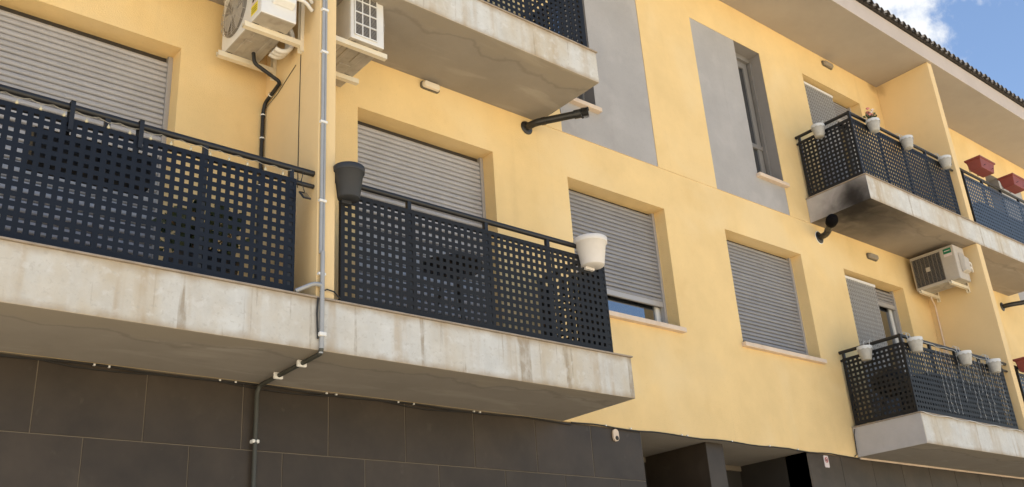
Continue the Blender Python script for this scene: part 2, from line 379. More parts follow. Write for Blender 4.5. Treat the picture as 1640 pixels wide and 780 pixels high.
# --- roller shutters, windows
slat_cache = {}
def slat_mesh(w, M, pitch=.045):
    k = (round(w, 3), M.name)
    if k not in slat_cache:
        prof = [(.006, 0), (-.004, .001), (-.0105, .005), (-.0125, .011), (-.0115, .019), (-.0085, .028), (-.004, .036), (.002, .0415), (.006, .0422), (.010, .0422), (.010, 0)]
        b = MB(); n = len(prof)
        vs = [(0, y, z) for y, z in prof] + [(w, y, z) for y, z in prof]
        b.add(vs, [(i, (i + 1) % n, n + (i + 1) % n, n + i) for i in range(n)])
        slat_cache[k] = b.mesh('slat', M)
    return slat_cache[k]
def shutter(w, M, bottom, y=.171, pitch=.045):
    x0, x1, z0, z1 = w; g = .035
    b = MB(); b.box(x0, x0 + g, y - .022, y + .03, z0, z1 - .002); b.box(x1 - g, x1, y - .022, y + .03, z0, z1 - .002)
    b.box(x0 + g, x1 - g, y - .012, y + .012, bottom, bottom + .055)      # heavy bottom bar
    b.box(x0 + g, x1 - g, y + .02, y + .024, bottom, z1, 1)
    o = b.obj('roller_shutter', [M_alu, M_dark], bld, bevel=.002)
    me = slat_mesh(x1 - x0 - 2 * g - .004, M); z = bottom + .056
    while z < z1 - .048:
        s = link('slat', me, o, loc=(x0 + g + .002 + random.uniform(-.001, .001), y + random.uniform(-.0012, .0012), z + random.uniform(-.0006, .0006))); s.rotation_euler = (0, R(random.uniform(-.05, .05)), 0); z += pitch
    return o
def window(w, y=.21, sash=True, mats=(M_white,), mullion=None, zmax=None):
    x0, x1, z0, z1 = w; t = .055; b = MB()
    b.box(x0, x0 + t, y, y + .06, z0, z1); b.box(x1 - t, x1, y, y + .06, z0, z1); b.box(x0 + t, x1 - t, y, y + .06, z0, z0 + t); b.box(x0 + t, x1 - t, y, y + .06, z1 - t, z1)
    xm = (x0 + x1) / 2
    if mullion is not False: b.box(xm - .04, xm + .04, y - .012, y + .05, z0 + t, z1 - t)
    o = b.obj('window', list(mats), bld, bevel=.003)
    for a, c in (((x0 + t, xm - .04), (xm + .04, x1 - t)) if mullion is not False else ((x0 + t, x1 - t),)):
        s = MB(); a += .003; c -= .003; q0, q1 = z0 + t + .003, z1 - t - .003
        for bx in ((a, a + .045, q0, q1), (c - .045, c, q0, q1), (a + .045, c - .045, q0, q0 + .045), (a + .045, c - .045, q1 - .045, q1)):
            s.box(bx[0], bx[1], y - .008, y + .036, bx[2], bx[3])
        s.obj('sash', list(mats), o, bevel=.003)
        MB().box(a + .045, c - .045, y + .012, y + .018, q0 + .045, q1 - .045).obj('pane', M_glass, o)
    return o
def sill(x0, x1, ztop, parent=bld):
    return MB().box(x0 - .03, x1 + .03, -.055, .19, ztop - .05, ztop).obj('sill', M_sill, parent, bevel=.006)
shutter(WIN['w1'], M_slatA, ZT1 + .02); shutter(WIN['w2'], M_slatA, ZT1 + .02)
shutter(WIN['w3'], M_slatB, 4.80); sill(WIN['w3'][0], WIN['w3'][1], 4.529)
w = WIN['w3']; window((w[0], w[1], w[2], w[3] - .01), y=.215, mullion=False)
shutter(WIN['w4'], M_slatB, 4.531); sill(WIN['w4'][0], WIN['w4'][1], 4.529)
shutter(WIN['w4r'], M_slatB, 4.531); sill(WIN['w4r'][0], WIN['w4r'][1], 4.529)
shutter(WIN['w5'], M_slatB, 5.60); window(WIN['w5'], y=.215, mats=(M_white,))
shutter(WIN['w6'], M_slatB, 8.45); window(WIN['w6'], y=.215, mats=(M_white,))
shutter(WIN['w2u'], M_slatA, 7.3); window(WIN['w2u'], y=.215); shutter(WIN['w1u'], M_slatA, ZT2 + .02)
shutter(WIN['w5r'], M_slatB, ZT1 + .02); shutter(WIN['w6r'], M_slatB, ZT2 + .02)
for p in PAN:
    x0, x1 = p[2], p[3]
    b = MB(); b.box(x0, x1, .165, .25, PZ1 - .075, PZ1 - .001); b.box(x0, x0 + .03, .15, .2, SLZ0, PZ1 - .08); b.box(x1 - .03, x1, .15, .2, SLZ0, PZ1 - .08)
    o = window((x0 + .03, x1 - .03, SLZ0, PZ1 - .078), y=.205, mats=(M_alud,), mullion=False)
    b.obj('shutter_guide', M_alud, o, bevel=.002)
    MB().box(x0 + .03, x1 - .03, .19, .245, 7.36, 7.42).obj('transom', M_alud, o, bevel=.002)
    MB().box(x0 - .03, x1 + .03, -.055, .19, SLZ0 - .05, SLZ0).obj('sill', M_sill, bld, bevel=.006)

# --- balcony slabs, fins
def slab(x0, x1, zb, zt, mats, name='balcony_slab'):
    b = MB(); b.box(x0, x1, SLAB_Y, -.0005, zb, zt - .012, {'b': 1, 'f': 0, 'l': 2, 'r': 2, 't': 0, 'k': 0})
    o = b.obj(name, mats, bld, bevel=.006)
    MB().box(x0 - .012, x1 + .012, SLAB_Y - .013, -.0005, zt - .012, zt).obj('coping', M_cope, o, bevel=.003)
    return o
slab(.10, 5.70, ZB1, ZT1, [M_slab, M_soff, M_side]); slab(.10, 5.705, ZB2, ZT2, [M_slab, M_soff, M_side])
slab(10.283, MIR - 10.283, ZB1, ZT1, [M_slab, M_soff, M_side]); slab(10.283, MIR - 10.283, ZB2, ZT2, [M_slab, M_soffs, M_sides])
for a, c in ((F1A, F1B), (F2A, F2B)):
    MB().box(a, c, SLAB_Y + .008, .0, ZT1, ZB2).obj('party_fin', M_fin, bld, bevel=.005)
    MB().box(a, c, SLAB_Y + .008, .0, ZT2, ZR).obj('party_fin', M_fin, bld, bevel=.005)

# --- ground floor cladding: every tile a piece
base = MB()
for a, c in ((XL, 6.67), (9.30, XR)): base.box(a, c, .0145, .30, 0, ZB1 - .001)
base = base.obj('cladding_wall', M_grout, bld)
tile_me = {}
def tile(x0, x1, z0, z1):
    k = (round(x1 - x0, 3), round(z1 - z0, 3))
    if k[0] < .02: return
    if k not in tile_me:
        w_, h_ = k; e = .0025
        b = MB(); b.add([(e, 0, e), (w_ - e, 0, e), (w_ - e, 0, h_ - e), (e, 0, h_ - e), (0, .003, 0), (w_, .003, 0), (w_, .003, h_), (0, .003, h_), (0, .012, 0), (w_, .012, 0), (w_, .012, h_), (0, .012, h_)],
                        [(0, 1, 2, 3), (4, 5, 1, 0), (5, 6, 2, 1), (6, 7, 3, 2), (7, 4, 0, 3), (8, 9, 5, 4), (9, 10, 6, 5), (10, 11, 7, 6), (11, 8, 4, 7)])
        tile_me[k] = b.mesh('wall_tile', M_tile)
    link('wall_tile', tile_me[k], base, loc=(x0, .010 + random.uniform(-.001, .001), z0))
TW, TH, J = .651, .60, .006
ztop = ZB1 - .004; row = 0; z1 = ztop; z0 = 2.965
while z1 > .05:
    off = 1.467 if row % 2 == 0 else 1.467 + .30
    for (a, c) in ((XL, 6.67), (9.30, XR)):
        k = math.floor((a - off) / TW)
        while off + k * TW < c:
            x0 = max(a, off + k * TW) + J / 2; x1 = min(c, off + (k + 1) * TW) - J / 2
            if x1 > x0: tile(x0, x1, z0 + J / 2, z1 - J / 2)
            k += 1
    z1 = z0; z0 = max(0, z0 - TH); row += 1
# --- entrance recess
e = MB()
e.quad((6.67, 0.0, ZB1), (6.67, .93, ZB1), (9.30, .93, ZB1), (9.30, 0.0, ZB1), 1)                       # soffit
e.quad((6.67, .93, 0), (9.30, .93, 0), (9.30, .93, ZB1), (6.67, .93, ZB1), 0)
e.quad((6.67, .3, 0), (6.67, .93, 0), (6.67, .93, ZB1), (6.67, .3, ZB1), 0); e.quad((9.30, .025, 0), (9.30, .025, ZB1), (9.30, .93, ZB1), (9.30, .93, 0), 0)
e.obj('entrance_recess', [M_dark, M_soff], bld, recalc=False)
MB().box(7.70, 7.965, .10, .93, 0, ZB1 - .003).obj('entrance_pier', M_tile, bld, bevel=.004)
MB().box(6.70, 7.69, .905, .925, ZB1 - .06, ZB1 - .003).obj('lintel_strip', M_grout, bld); MB().box(7.97, 9.29, .905, .925, ZB1 - .06, ZB1 - .003).obj('lintel_strip', M_grout, bld)
for a, c in ((6.76, 7.62), (8.06, 9.2)):
    d = MB().box(a, c, .86, .928, .02, 2.9).obj('door', M_wood, bld, bevel=.006); MB().box(a + .05, a + .07, .82, .86, .9, 1.3).obj('handle', M_alu, d, bevel=.004)

# --- eave and roof
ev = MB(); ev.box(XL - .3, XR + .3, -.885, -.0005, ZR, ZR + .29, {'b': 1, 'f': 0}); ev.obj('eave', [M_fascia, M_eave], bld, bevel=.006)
SL = .32      # slope
rf = MB(); n = 8; xs = []
P = .147
rf.quad((XL - .3, -.93, ZR + .292), (XR + .3, -.93, ZR + .292), (XR + .3, 4.5, ZR + .292 + 5.43 * SL), (XL - .3, 4.5, ZR + .292 + 5.43 * SL))
rf.quad((XL - .3, 4.5, ZR + .292 + 5.43 * SL), (XR + .3, 4.5, ZR + .292 + 5.43 * SL), (XR + .3, 9.6, ZR + .292), (XL - .3, 9.6, ZR + .292))
roof = rf.obj('roof', M_rooftile, bld, recalc=False)
tb = MB(); Lt = .46; pv = []; npf = 7
for (yy, sc) in ((0, 1.0), (Lt, .86)):
    for rad in (1.0, .76):
        for k in range(npf):
            a = math.pi * k / (npf - 1); pv.append((-.052 * sc * rad * math.cos(a), yy, yy * SL + .012 + .066 * sc * rad * math.sin(a)))
q = npf; fs = []
for k in range(q - 1):
    fs += [(k, k + 1, 2 * q + k + 1, 2 * q + k), (q + k + 1, q + k, 3 * q + k, 3 * q + k + 1), (k + 1, k, q + k, q + k + 1)]
fs += [(0, 2 * q, 3 * q, q), (q - 1, 2 * q - 1, 4 * q - 1, 3 * q - 1)]
tb.add(pv, fs); cover = tb.mesh('roof_tile', M_rooftile)
pn = MB(); pv = []
for yy in (0, Lt):
    for rad in (1.0, .78):
        for k in range(npf):
            a = math.pi * k / (npf - 1); pv.append((-.05 * rad * math.cos(a), yy, yy * SL + .026 - .034 * rad * math.sin(a) - (0 if rad == 1 else -.004)))
pn.add(pv, fs); pan = pn.mesh('roof_tile', M_rooftile)
x = 10.2
while x < 18.6:
    link('roof_tile', cover, roof, loc=(x + random.uniform(-.006, .006), -.965 + random.uniform(-.008, .008), ZR + .30 + random.uniform(-.004, .004)))
    link('roof_tile', pan, roof, loc=(x + P / 2, -.95 + random.uniform(-.008, .008), ZR + .293))
    x += P
x = XL - .2; st = MB()
while x < XR + .3:
    if not 10.1 < x < 18.6:
        st.add([(v.co.x + x, v.co.y - .965, v.co.z + ZR + .30) for v in cover.vertices], [tuple(p.vertices) for p in cover.polygons])
    x += P
st.obj('roof_tile_row', M_rooftile, roof, kind='stuff')
co = MB(); up_y = [(-.965 + Lt) + .40 * k for k in range(12)]
x = 10.2
while x < 18.6:
    for k, yy in enumerate(up_y):
        co.add([(v.co.x + x, v.co.y + yy, v.co.z + ZR + .30 + (yy + .965) * SL + .012) for v in cover.vertices], [tuple(p.vertices) for p in cover.polygons])
    x += P
co.obj('upper_roof_tiles', M_rooftile, roof, kind='stuff')

# ============================================================ RAILINGS
HP, HS = .0582, .0275
sheet_cache = {}
def sheet_mesh(w, h, M, x_first, z_first, rows, key):
    """perforated plate in local x (length) and z, front at y=0, 3 mm thick"""
    k = (key, M.name)
    if k in sheet_cache: return sheet_cache[k]
    cols = int((w - .028 - x_first) / HP) + 1
    xs = [0.0]; zs = [0.0]
    for c in range(cols): xc = x_first + c * HP; xs += [xc - HS / 2, xc + HS / 2]
    xs.append(w)
    for r_ in range(rows): zc = z_first + r_ * HP; zs += [zc - HS / 2, zc + HS / 2]
    zs.append(h)
    b = MB(); nx, nzv = len(xs), len(zs); T = .003
    vs = [(x, y, z) for y in (0, T) for z in zs for x in xs]
    I = lambda i, j, l: l * nx * nzv + j * nx + i
    fs = []
    hole = lambda i, j: i % 2 == 1 and j % 2 == 1 and i < nx - 1 and j < nzv - 1
    for i in range(nx - 1):
        for j in range(nzv - 1):
            if hole(i, j):
                for (a, c, a2, c2) in ((i, j, i + 1, j), (i + 1, j, i + 1, j + 1), (i + 1, j + 1, i, j + 1), (i, j + 1, i, j)):
                    fs.append((I(a, c, 0), I(a2, c2, 0), I(a2, c2, 1), I(a, c, 1)))
            else:
                fs.append((I(i, j, 0), I(i + 1, j, 0), I(i + 1, j + 1, 0), I(i, j + 1, 0)))
                fs.append((I(i, j, 1), I(i, j + 1, 1), I(i + 1, j + 1, 1), I(i + 1, j, 1)))
    for i in range(nx - 1):
        for j in (0, nzv - 1): fs.append((I(i, j, 0), I(i, j, 1), I(i + 1, j, 1), I(i + 1, j, 0)))
    for j in range(nzv - 1):
        for i in (0, nx - 1): fs.append((I(i, j, 0), I(i, j + 1, 0), I(i, j + 1, 1), I(i, j, 1)))
    b.add(vs, fs); sheet_cache[k] = b.mesh('perforated_panel', M)
    return sheet_cache[k]
YR = -.815
def railing(label, xa, xb, zt, M, posts, rail=(None, None), side=None, xfirst=.05, MR=M_black, stubs=()):
    r = thing('balcony_railing', label, 'railing', (0, 0, 0))
    h = .797
    link('perforated_panel', sheet_mesh(xb - xa, h, M, xfirst, .055, 13, label[:30] + 'f'), r, loc=(xa, YR, zt + .018))
    ra, rb = rail[0] or xa, rail[1] or xb
    b = MB(); b.tube([(ra, YR + .02, zt + .897), (rb, YR + .02, zt + .897)], .021, 12); b.obj('top_rail', MR, r)
    MB().box(xa, xb, YR + .005, YR + .03, zt + .785, zt + .81).obj('upper_bar', MR, r, bevel=.002)
    MB().box(xa, xb, YR + .005, YR + .03, zt + .02, zt + .045).obj('lower_bar', MR, r, bevel=.002)
    for s in stubs:
        MB().tube([(s[0], YR + .02, zt + .80), (s[1], YR + .02, zt + .80)], .016, 10).obj('rail_stub', MR, r)
    for p in posts:
        MB().box(p - .016, p + .016, YR + .0055, YR + .037, zt, zt + .885).obj('post', MR, r, bevel=.002)
        MB().box(p - .035, p + .035, YR - .01, YR + .06, zt + .0005, zt + .008).obj('foot_plate', MR, r)
    if side:
        sx, sgn = side
        o = link('perforated_panel', sheet_mesh(-YR - .035, h, M, .05, .055, 13, 'side' + str(sgn)), r, loc=(sx, YR + .004 if sgn > 0 else -.033, zt + .018))
        o.rotation_euler = (0, 0, R(90) if sgn > 0 else R(-90))
        q = sx - sgn * .018
        MB().tube([(q, YR + .02, zt + .897), (q, -.004, zt + .897)], .021, 12).obj('top_rail', MR, r)
        MB().box(q - .012, q + .012, YR + .03, -.004, zt + .785, zt + .81).obj('upper_bar', MR, r, bevel=.002)
        MB().box(q - .012, q + .012, YR + .03, -.03, zt + .02, zt + .045).obj('lower_bar', MR, r, bevel=.002)
        MB().box(q - .016, q + .016, -.07, -.04, zt, zt + .885).obj('post', MR, r, bevel=.002)
    return r
railing('navy perforated railing on the lower balcony, fairy lights and hooked planter on its rail', .27, 2.695, ZT1, M_navy, (.30, .84, 1.475, 2.075, 2.665), rail=(.27, 2.83), xfirst=.064, stubs=((2.695, 2.83),))
railing('charcoal perforated railing between the grey pot and the cream pot', 3.03, 5.545, ZT1, M_char, (3.05, 3.595, 4.30, 4.93, 5.525), rail=(2.975, 5.545), side=(5.547, 1), xfirst=.040)
railing('charcoal perforated railing above the lamp and the long flue pipe', 3.03, 5.64, ZT2, M_char, (3.05, 3.595, 4.30, 4.93, 5.62), rail=(2.975, 5.64), side=(5.642, 1), xfirst=.040)
railing('charcoal railing with four white buckets and icicle lights below the green-labelled air conditioner', 10.315, 12.79, ZT1, M_char, (10.335, 10.98, 11.58, 12.2, 12.77), rail=(10.315, 12.94), side=(10.313, -1), xfirst=.045, stubs=((12.79, 12.94),))
railing('charcoal railing with pink flowers in one bucket on the sooty balcony', 10.315, 12.79, ZT2, M_char, (10.335, 10.98, 11.58, 12.2, 12.77), rail=(10.315, 12.94), side=(10.313, -1), xfirst=.045, stubs=((12.79, 12.94),))
railing('blue grey perforated railing carrying two terracotta planters', MIR - 12.79, MIR - 10.315, ZT2, M_blue, (13.26, 13.85, 14.45, 15.05, 15.69), rail=(13.09, MIR - 10.315), xfirst=.045)
railing('dark railing beyond the second fin under the short black flue pipe', MIR - 12.79, MIR - 10.315, ZT1, M_blue, (13.26, 13.85, 14.45, 15.05, 15.69), rail=(13.09, MIR - 10.315), xfirst=.045)

# ============================================================ AIR CONDITIONERS  (local: front -Y, width X, origin bottom rear left; wall behind at y=gap)
def air_conditioner(label, loc, rz, W=.64, D=.29, H=.50, gap=.14, guard='round', body=M_acw, valve=True, stickers='yellow', bx=(.13, .53), bz=.03):
    t = thing('air_conditioner', label, 'air conditioner', loc, rz)
    b = MB(); b.box(0, W, -D, 0, 0, H, {'b': 1, 'f': 0, 'l': 0, 'r': 0, 't': 0, 'k': 0}); b.obj('casing', [body, M_acu], t, bevel=.012)
    for (xx0, xx1, yy0, yy1) in ((.10, .30, -.22, -.16), (.34, .52, -.2, -.1), (.08, .5, -.08, -.05)):      # pressed ribs of the base pan
        MB().box(xx0, xx1, yy0, yy1, -.006, .002).obj('base_rib', M_acu, t, bevel=.004)
    MB().box(.0, W, -D - .006, -D + .01, H * .93, H * .945).obj('seam', M_acg, t)
    gx0, gx1 = .035, .435
    if guard == 'round':
        cx, cz, rr = .225, .255, .195
        MB().lathe([(rr, 0), (rr, -.004), (0.001, -.004)], (cx, -D - .001, cz), 36, axis='y').obj('fan_opening', M_acr, t)
        fb = MB()
        for k in range(3):
            a0 = k * 2 * math.pi / 3 + .4; vs = []; n = 8
            for i in range(n + 1):
                f_ = i / n; rin, rout = .04, .18
                a = a0 + f_ * 1.35
                vs += [(cx + rin * math.cos(a), -D - .006 - .004 * f_, cz + rin * math.sin(a)), (cx + (rout - .03 * f_) * math.cos(a + .35), -D - .008 - .008 * f_, cz + (rout - .03 * f_) * math.sin(a + .35))]
            fb.add(vs, [(2 * i, 2 * i + 2, 2 * i + 3, 2 * i + 1) for i in range(n)])
        fb.lathe([(.045, -.004), (.045, -.016), (.001, -.018)], (cx, -D - .001, cz), 20, axis='y'); fb.obj('fan', M_acg, t)
        g = MB()
        for q in range(1, 9):
            ra = rr * q / 8; g.tube([(cx + ra * math.cos(a), -D - .024, cz + ra * math.sin(a)) for a in [i * 2 * math.pi / 28 for i in range(29)]], .0016, 4, cap=False)
        for k in range(16):
            a = k * 2 * math.pi / 16; g.tube([(cx + .03 * math.cos(a), -D - .025, cz + .03 * math.sin(a)), (cx + rr * math.cos(a), -D - .025, cz + rr * math.sin(a)), (cx + rr * math.cos(a), -D, cz + rr * math.sin(a))], .0022, 4, cap=False)
        g.obj('fan_guard', M_acg, t)
    elif guard == 'square':
        MB().box(gx0, gx1, -D - .004, -D + .004, .045, H - .045).obj('fan_opening', M_acd, t)
        for k in range(8):
            xx = gx0 + (gx1 - gx0) * k / 7; MB().box(xx - .0035, xx + .0035, -D - .018, -D - .003, .045, H - .045).obj('guard_bar', M_acbar, t)
        g = MB()
        for k in range(24):
            zz = .05 + (H - .1) * k / 23; g.tube([(gx0, -D - .010, zz), (gx1, -D - .010, zz)], .0012, 4)
        g.obj('fan_guard', M_acg, t)
        MB().box(.205, .265, -D - .021, -D - .015, .22, .28).obj('hub_badge', M_acb, t, bevel=.003)
    # intake coil in the left end
    MB().box(-.003, .004, -D + .07, -.035, .04, H - .06).obj('coil', M_acd, t)
    g = MB()
    for k in range(4): y_ = -D + .07 + (D - .105) * k / 3; g.box(-.011, -.002, y_ - .004, y_ + .004, .04, H - .06)
    for k in range(5): z_ = .04 + (H - .10) * k / 4; g.box(-.0105, -.0025, -D + .07, -.035, z_ - .005, z_ + .005)
    for k in range(34): z_ = .05 + (H - .12) * k / 33; g.box(-.0055, -.0035, -D + .07, -.035, z_ - .0012, z_ + .0012, 1)
    g.obj('coil_grille', [body, M_acg], t)
    if valve:
        MB().add([(W, -.20, .10), (W, -.03, .10), (W, -.03, .38), (W, -.20, .40), (W + .055, -.18, .13), (W + .055, -.03, .13), (W + .055, -.03, .31), (W + .055, -.16, .33)],
                 [(0, 1, 2, 3)[::-1], (4, 5, 6, 7), (0, 1, 5, 4), (1, 2, 6, 5), (2, 3, 7, 6), (3, 0, 4, 7)]).obj('valve_cover', body, t, bevel=.01)
        for zz in (.20, .27):
            MB().tube(bend([(W + .03, -.03, zz), (W + .03, .05, zz), (W + .0, .12, zz - .03)], .03), .014, 10).obj('refrigerant_pipe', M_lag, t)
    if stickers == 'yellow':
        MB().box(.50, .60, -D - .002, -D + .002, .05, .13).obj('label', M_yelb, t); MB().box(.50, .60, -D - .0022, -D + .002, .134, .20).obj('label', M_paper, t)
        MB().box(.50, .60, -D - .002, -D + .002, .203, .27).obj('label', M_navyb, t)
        for k in range(2): MB().lathe([(.014, 0), (.014, -.001), (.001, -.001)], (.53 + .035 * k, -D - .0022, .168), 12, axis='y').obj('label_mark', M_black, t)
        for k in range(3): MB().box(.51, .59, -D - .0026, -D, .066 + k * .018, .070 + k * .018).obj('label_mark', M_black, t)
    if stickers == 'green':
        MB().box(.485, .595, -D - .002, -D + .002, .385, .46).obj('label', M_green, t); MB().box(.485, .595, -D - .002, -D + .002, .345, .383).obj('label', M_paper, t)
        MB().box(.50, .58, -D - .0028, -D + .001, .417, .427).obj('label_mark', M_paper, t)
    for xx in bx:      # wall brackets
        k = MB(); k.box(xx - .02, xx + .02, -D - .05, gap - .004, -.045, -.040); k.box(xx - .02, xx - .016, -D - .05, gap - .004, -.04, -.003); k.box(xx + .016, xx + .02, -D - .05, gap - .004, -.04, -.003)
        k.add([(xx - .02, -D - .05, -.045), (xx + .02, -D - .05, -.045), (xx + .02, -D - .05, -.02), (xx - .02, -D - .05, -.02)], [(0, 1, 2, 3)])
        k.obj('bracket_arm', M_brk, t)
        k = MB(); k.box(xx - .021, xx + .021, gap - .006, gap - .001, -.09, .42); k.box(xx - .021, xx - .017, gap - .03, gap - .006, -.09, .42); k.box(xx + .017, xx + .021, gap - .03, gap - .006, -.09, .42); ob = k.obj('bracket_upright', M_brk, t)
        for zz in (-.06, .05, .10, .25, .3): MB().lathe([(.005, 0), (.005, -.002), (.001, -.002)], (xx, gap - .007, zz), 8, axis='y').obj('bolt', M_black, ob)
        for yy in (-.24, -.05): MB().box(xx - .025, xx + .025, yy - .02, yy + .02, -.003, .001).obj('rubber_foot', M_black, t)
    return t
AC1 = air_conditioner('white air conditioner with yellow label and round fan guard on the party fin', (2.695, -.10, 5.845), R(-90), W=.66, D=.275, H=.52, gap=.14, bx=(.055, .49))
AC2 = air_conditioner('white air conditioner showing its side grille, on the fin side with the emergency lamp', (3.175, -.70, 5.967), R(90), W=.66, D=.30, H=.52, gap=.208, valve=False, stickers=None, bx=(.06, .48))
AC3 = air_conditioner('weathered beige air conditioner with green label under the sooty slab', (12.80, -.085, 5.822), R(-90), W=.63, D=.30, H=.49, gap=.15, guard='square', body=M_acb, stickers='green', bx=(.07, .50))
lag = MB()      # coil of lagged pipe behind the first unit
for k in range(3):
    lag.tube([(2.70 + .10 * math.sin(a) + .0, -.50 + k * .042, 5.90 - .13 * math.cos(a)) for a in [math.pi * i / 14 - .4 for i in range(15)]], .019, 10)
tag(lag.obj('lagged_pipes', M_lag), 'three looped white lagged pipes behind the yellow-labelled air conditioner', 'pipe')
# drain hoses
dr = thing('drain_hose', 'black drain hose zigzagging down the corner from the yellow-labelled air conditioner', 'hose')
MB().tube(bend([(2.60, -.27, 5.845), (2.61, -.27, 5.76), (2.815, -.29, 5.655), (2.815, -.045, 5.60), (2.812, -.022, 5.52), (2.812, -.022, 3.80)], .03), .0145, 10).obj('hose', M_blackp, dr)
for z in (5.50, 5.30, 4.9): MB().lathe([(.02, -.006), (.02, .006)], (2.812, -.022, z), 12).obj('clip', M_clip, dr)
MB().lathe([(.02, -.006), (.02, .006)], (2.815, -.14, 5.625), 12, mat=Matrix.Rotation(R(80), 3, 'X')).obj('clip', M_clip, dr)
tag(MB().tube(bend([(12.72, -.16, 5.82), (12.72, -.16, 5.74), (12.935, -.085, 5.70), (12.935, -.075, 3.80)], .03), .012, 8).obj('drain_hose', M_sill), 'pinkish drain pipe running down from the green-labelled air conditioner', 'hose')
tag(MB().tube([(2.832, -.57, 5.75), (2.832, -.565, 5.2), (2.831, -.57, 4.66)], .003, 5).obj('wire', M_cable), 'thin dark wire hanging down the fin below the air conditioner bracket', 'wire')
tag(MB().tube([(2.831, -.50, 5.70), (2.831, -.22, 5.60), (2.82, -.03, 5.55)], .0025, 5).obj('wire', M_cable), 'thin diagonal wire beside the black drain hose', 'wire')

# ============================================================ CONDUITS, CABLES, FLUES
cd_ = thing('conduit', 'pair of grey conduits down the fin front, dark under the slab and down the tiles', 'pipe')
cx = F1A + .022; cy = SLAB_Y - .012
MB().tube([(cx, SLAB_Y - .004, 6.36), (cx, SLAB_Y - .004, ZT1 + .3)], .0115, 10).obj('grey_pipe', M_pipeg, cd_)
MB().tube([(cx + .02, SLAB_Y - .003, 6.36), (cx + .02, SLAB_Y - .003, ZT1 + .01)], .0085, 10).obj('thin_pipe', M_pipeg, cd_)
MB().tube([(cx + .006, SLAB_Y - .02, ZT1 + .31), (cx + .006, SLAB_Y - .02, ZB1 + .02), (cx + .006, SLAB_Y - .01, ZB1 - .02)], .0145, 12).obj('grey_pipe', M_pipeg, cd_)
MB().tube(bend([(cx + .006, SLAB_Y - .018, ZB1 + .01), (cx + .006, SLAB_Y - .012, ZB1 - .022), (cx + .01, -.03, ZB1 - .022), (cx - .005, -.022, ZB1 - .06), (cx - .005, -.012, 0.02)], .025), .0150, 12).obj('dark_pipe', M_piped, cd_)
MB().tube([(cx - .018, SLAB_Y - .012, ZT1 - .01), (cx - .026, SLAB_Y - .014, ZT1 - .12), (cx - .016, SLAB_Y - .012, ZB1 + .07)], .006, 8).obj('cable', M_cable, cd_)
for z in (5.98, 5.62, 5.05, 4.45, 3.93): MB().box(cx - .02, cx + .034, SLAB_Y - .02, SLAB_Y + .006, z - .009, z + .009).obj('clip', M_clip, cd_, bevel=.004)
MB().box(cx - .018, cx + .03, SLAB_Y - .042, SLAB_Y, ZB1 + .085, ZB1 + .112).obj('clip', M_clip, cd_, bevel=.005)
for y in (-.62, -.30): MB().box(cx - .025, cx + .04, y - .012, y + .012, ZB1 - .045, ZB1 - .001).obj('clip', M_clip, cd_, bevel=.006)
for z in (3.02, 2.3): MB().box(cx - .03, cx + .022, -.035, .011, z - .012, z + .012).obj('clip', M_clip, cd_, bevel=.006)
MB().tube(bend([(cx + .004, SLAB_Y - .02, ZT1 + .075), (cx - .05, SLAB_Y - .02, ZT1 + .08), (cx - .16, SLAB_Y + .02, ZT1 + .02)], .03), .014, 10).obj('branch_pipe', M_pipeg, cd_)
def cable(label, pts, r, clips, rclip=.0055):
    t = thing('cable', label, 'cable'); MB().tube(pts, r, 6).obj('wire', M_cable, t)
    me = MB().box(-rclip, rclip, -.012, .006, -rclip, rclip).mesh('clip', M_clip)
    for c in clips: link('clip', me, t, loc=c)
    return t
def sag(xa, xb, n, z, y, amp, seed):
    rr = random.Random(seed); out = []
    for i in range(n + 1):
        f_ = i / n; out.append((xa + (xb - xa) * f_, y + rr.uniform(-.003, .003), z - amp * (.5 + .5 * math.sin(f_ * n * .9 + seed)) - rr.uniform(0, amp * .3)))
    return out
cable('black cable with white clips along the tiles under the long balcony', sag(.1, 5.78, 34, ZB1 - .010, -.004, .012, 2), .007, [(x, -.004, ZB1 - .014) for x in (1.78, 1.87, 2.59, 2.70, 3.39, 3.47, 4.0, 4.14, 4.72, 4.78)])
cable('thinner second cable slung below the clipped cable on the tiles', sag(.1, 4.6, 26, ZB1 - .014, -.005, .026, 5), .0045, [])
cable('black cable along the lower edge of the yellow wall above the entrances', sag(5.78, 10.25, 34, ZB1 + .004, -.010, .014, 9), .0065, [(x, -.008, ZB1 + .004) for x in (6.2, 6.52, 7.22, 7.30, 7.98, 8.6, 9.1)], .006)
cable('thin cable bending down the left side of the bucket-hung lower balcony slab', [(10.268, -.04, ZT1 - .03), (10.262, -.02, ZT1 - .1), (10.26, -.018, ZB1 + .15), (10.25, -.016, ZB1 + .03), (10.2, -.014, ZB1 + .005)], .006, [])
tag(MB().tube(bend([(10.3, -.02, ZB1 - .012), (15.7, -.02, ZB1 - .012)], .01), .012, 6).obj('cable', M_sill), 'pale cable along the wall below the bucket-hung balcony slab', 'cable')
tag(MB().tube([(2.85, SLAB_Y - .015, ZT1 + .03), (2.9, SLAB_Y - .018, ZT1 + .055), (2.95, SLAB_Y - .016, ZT1 + .05), (3.03, SLAB_Y + .03, ZT1 + .02)], .005, 6).obj('cable', M_cable), 'short black cable looping from the conduit round the fin foot', 'cable')

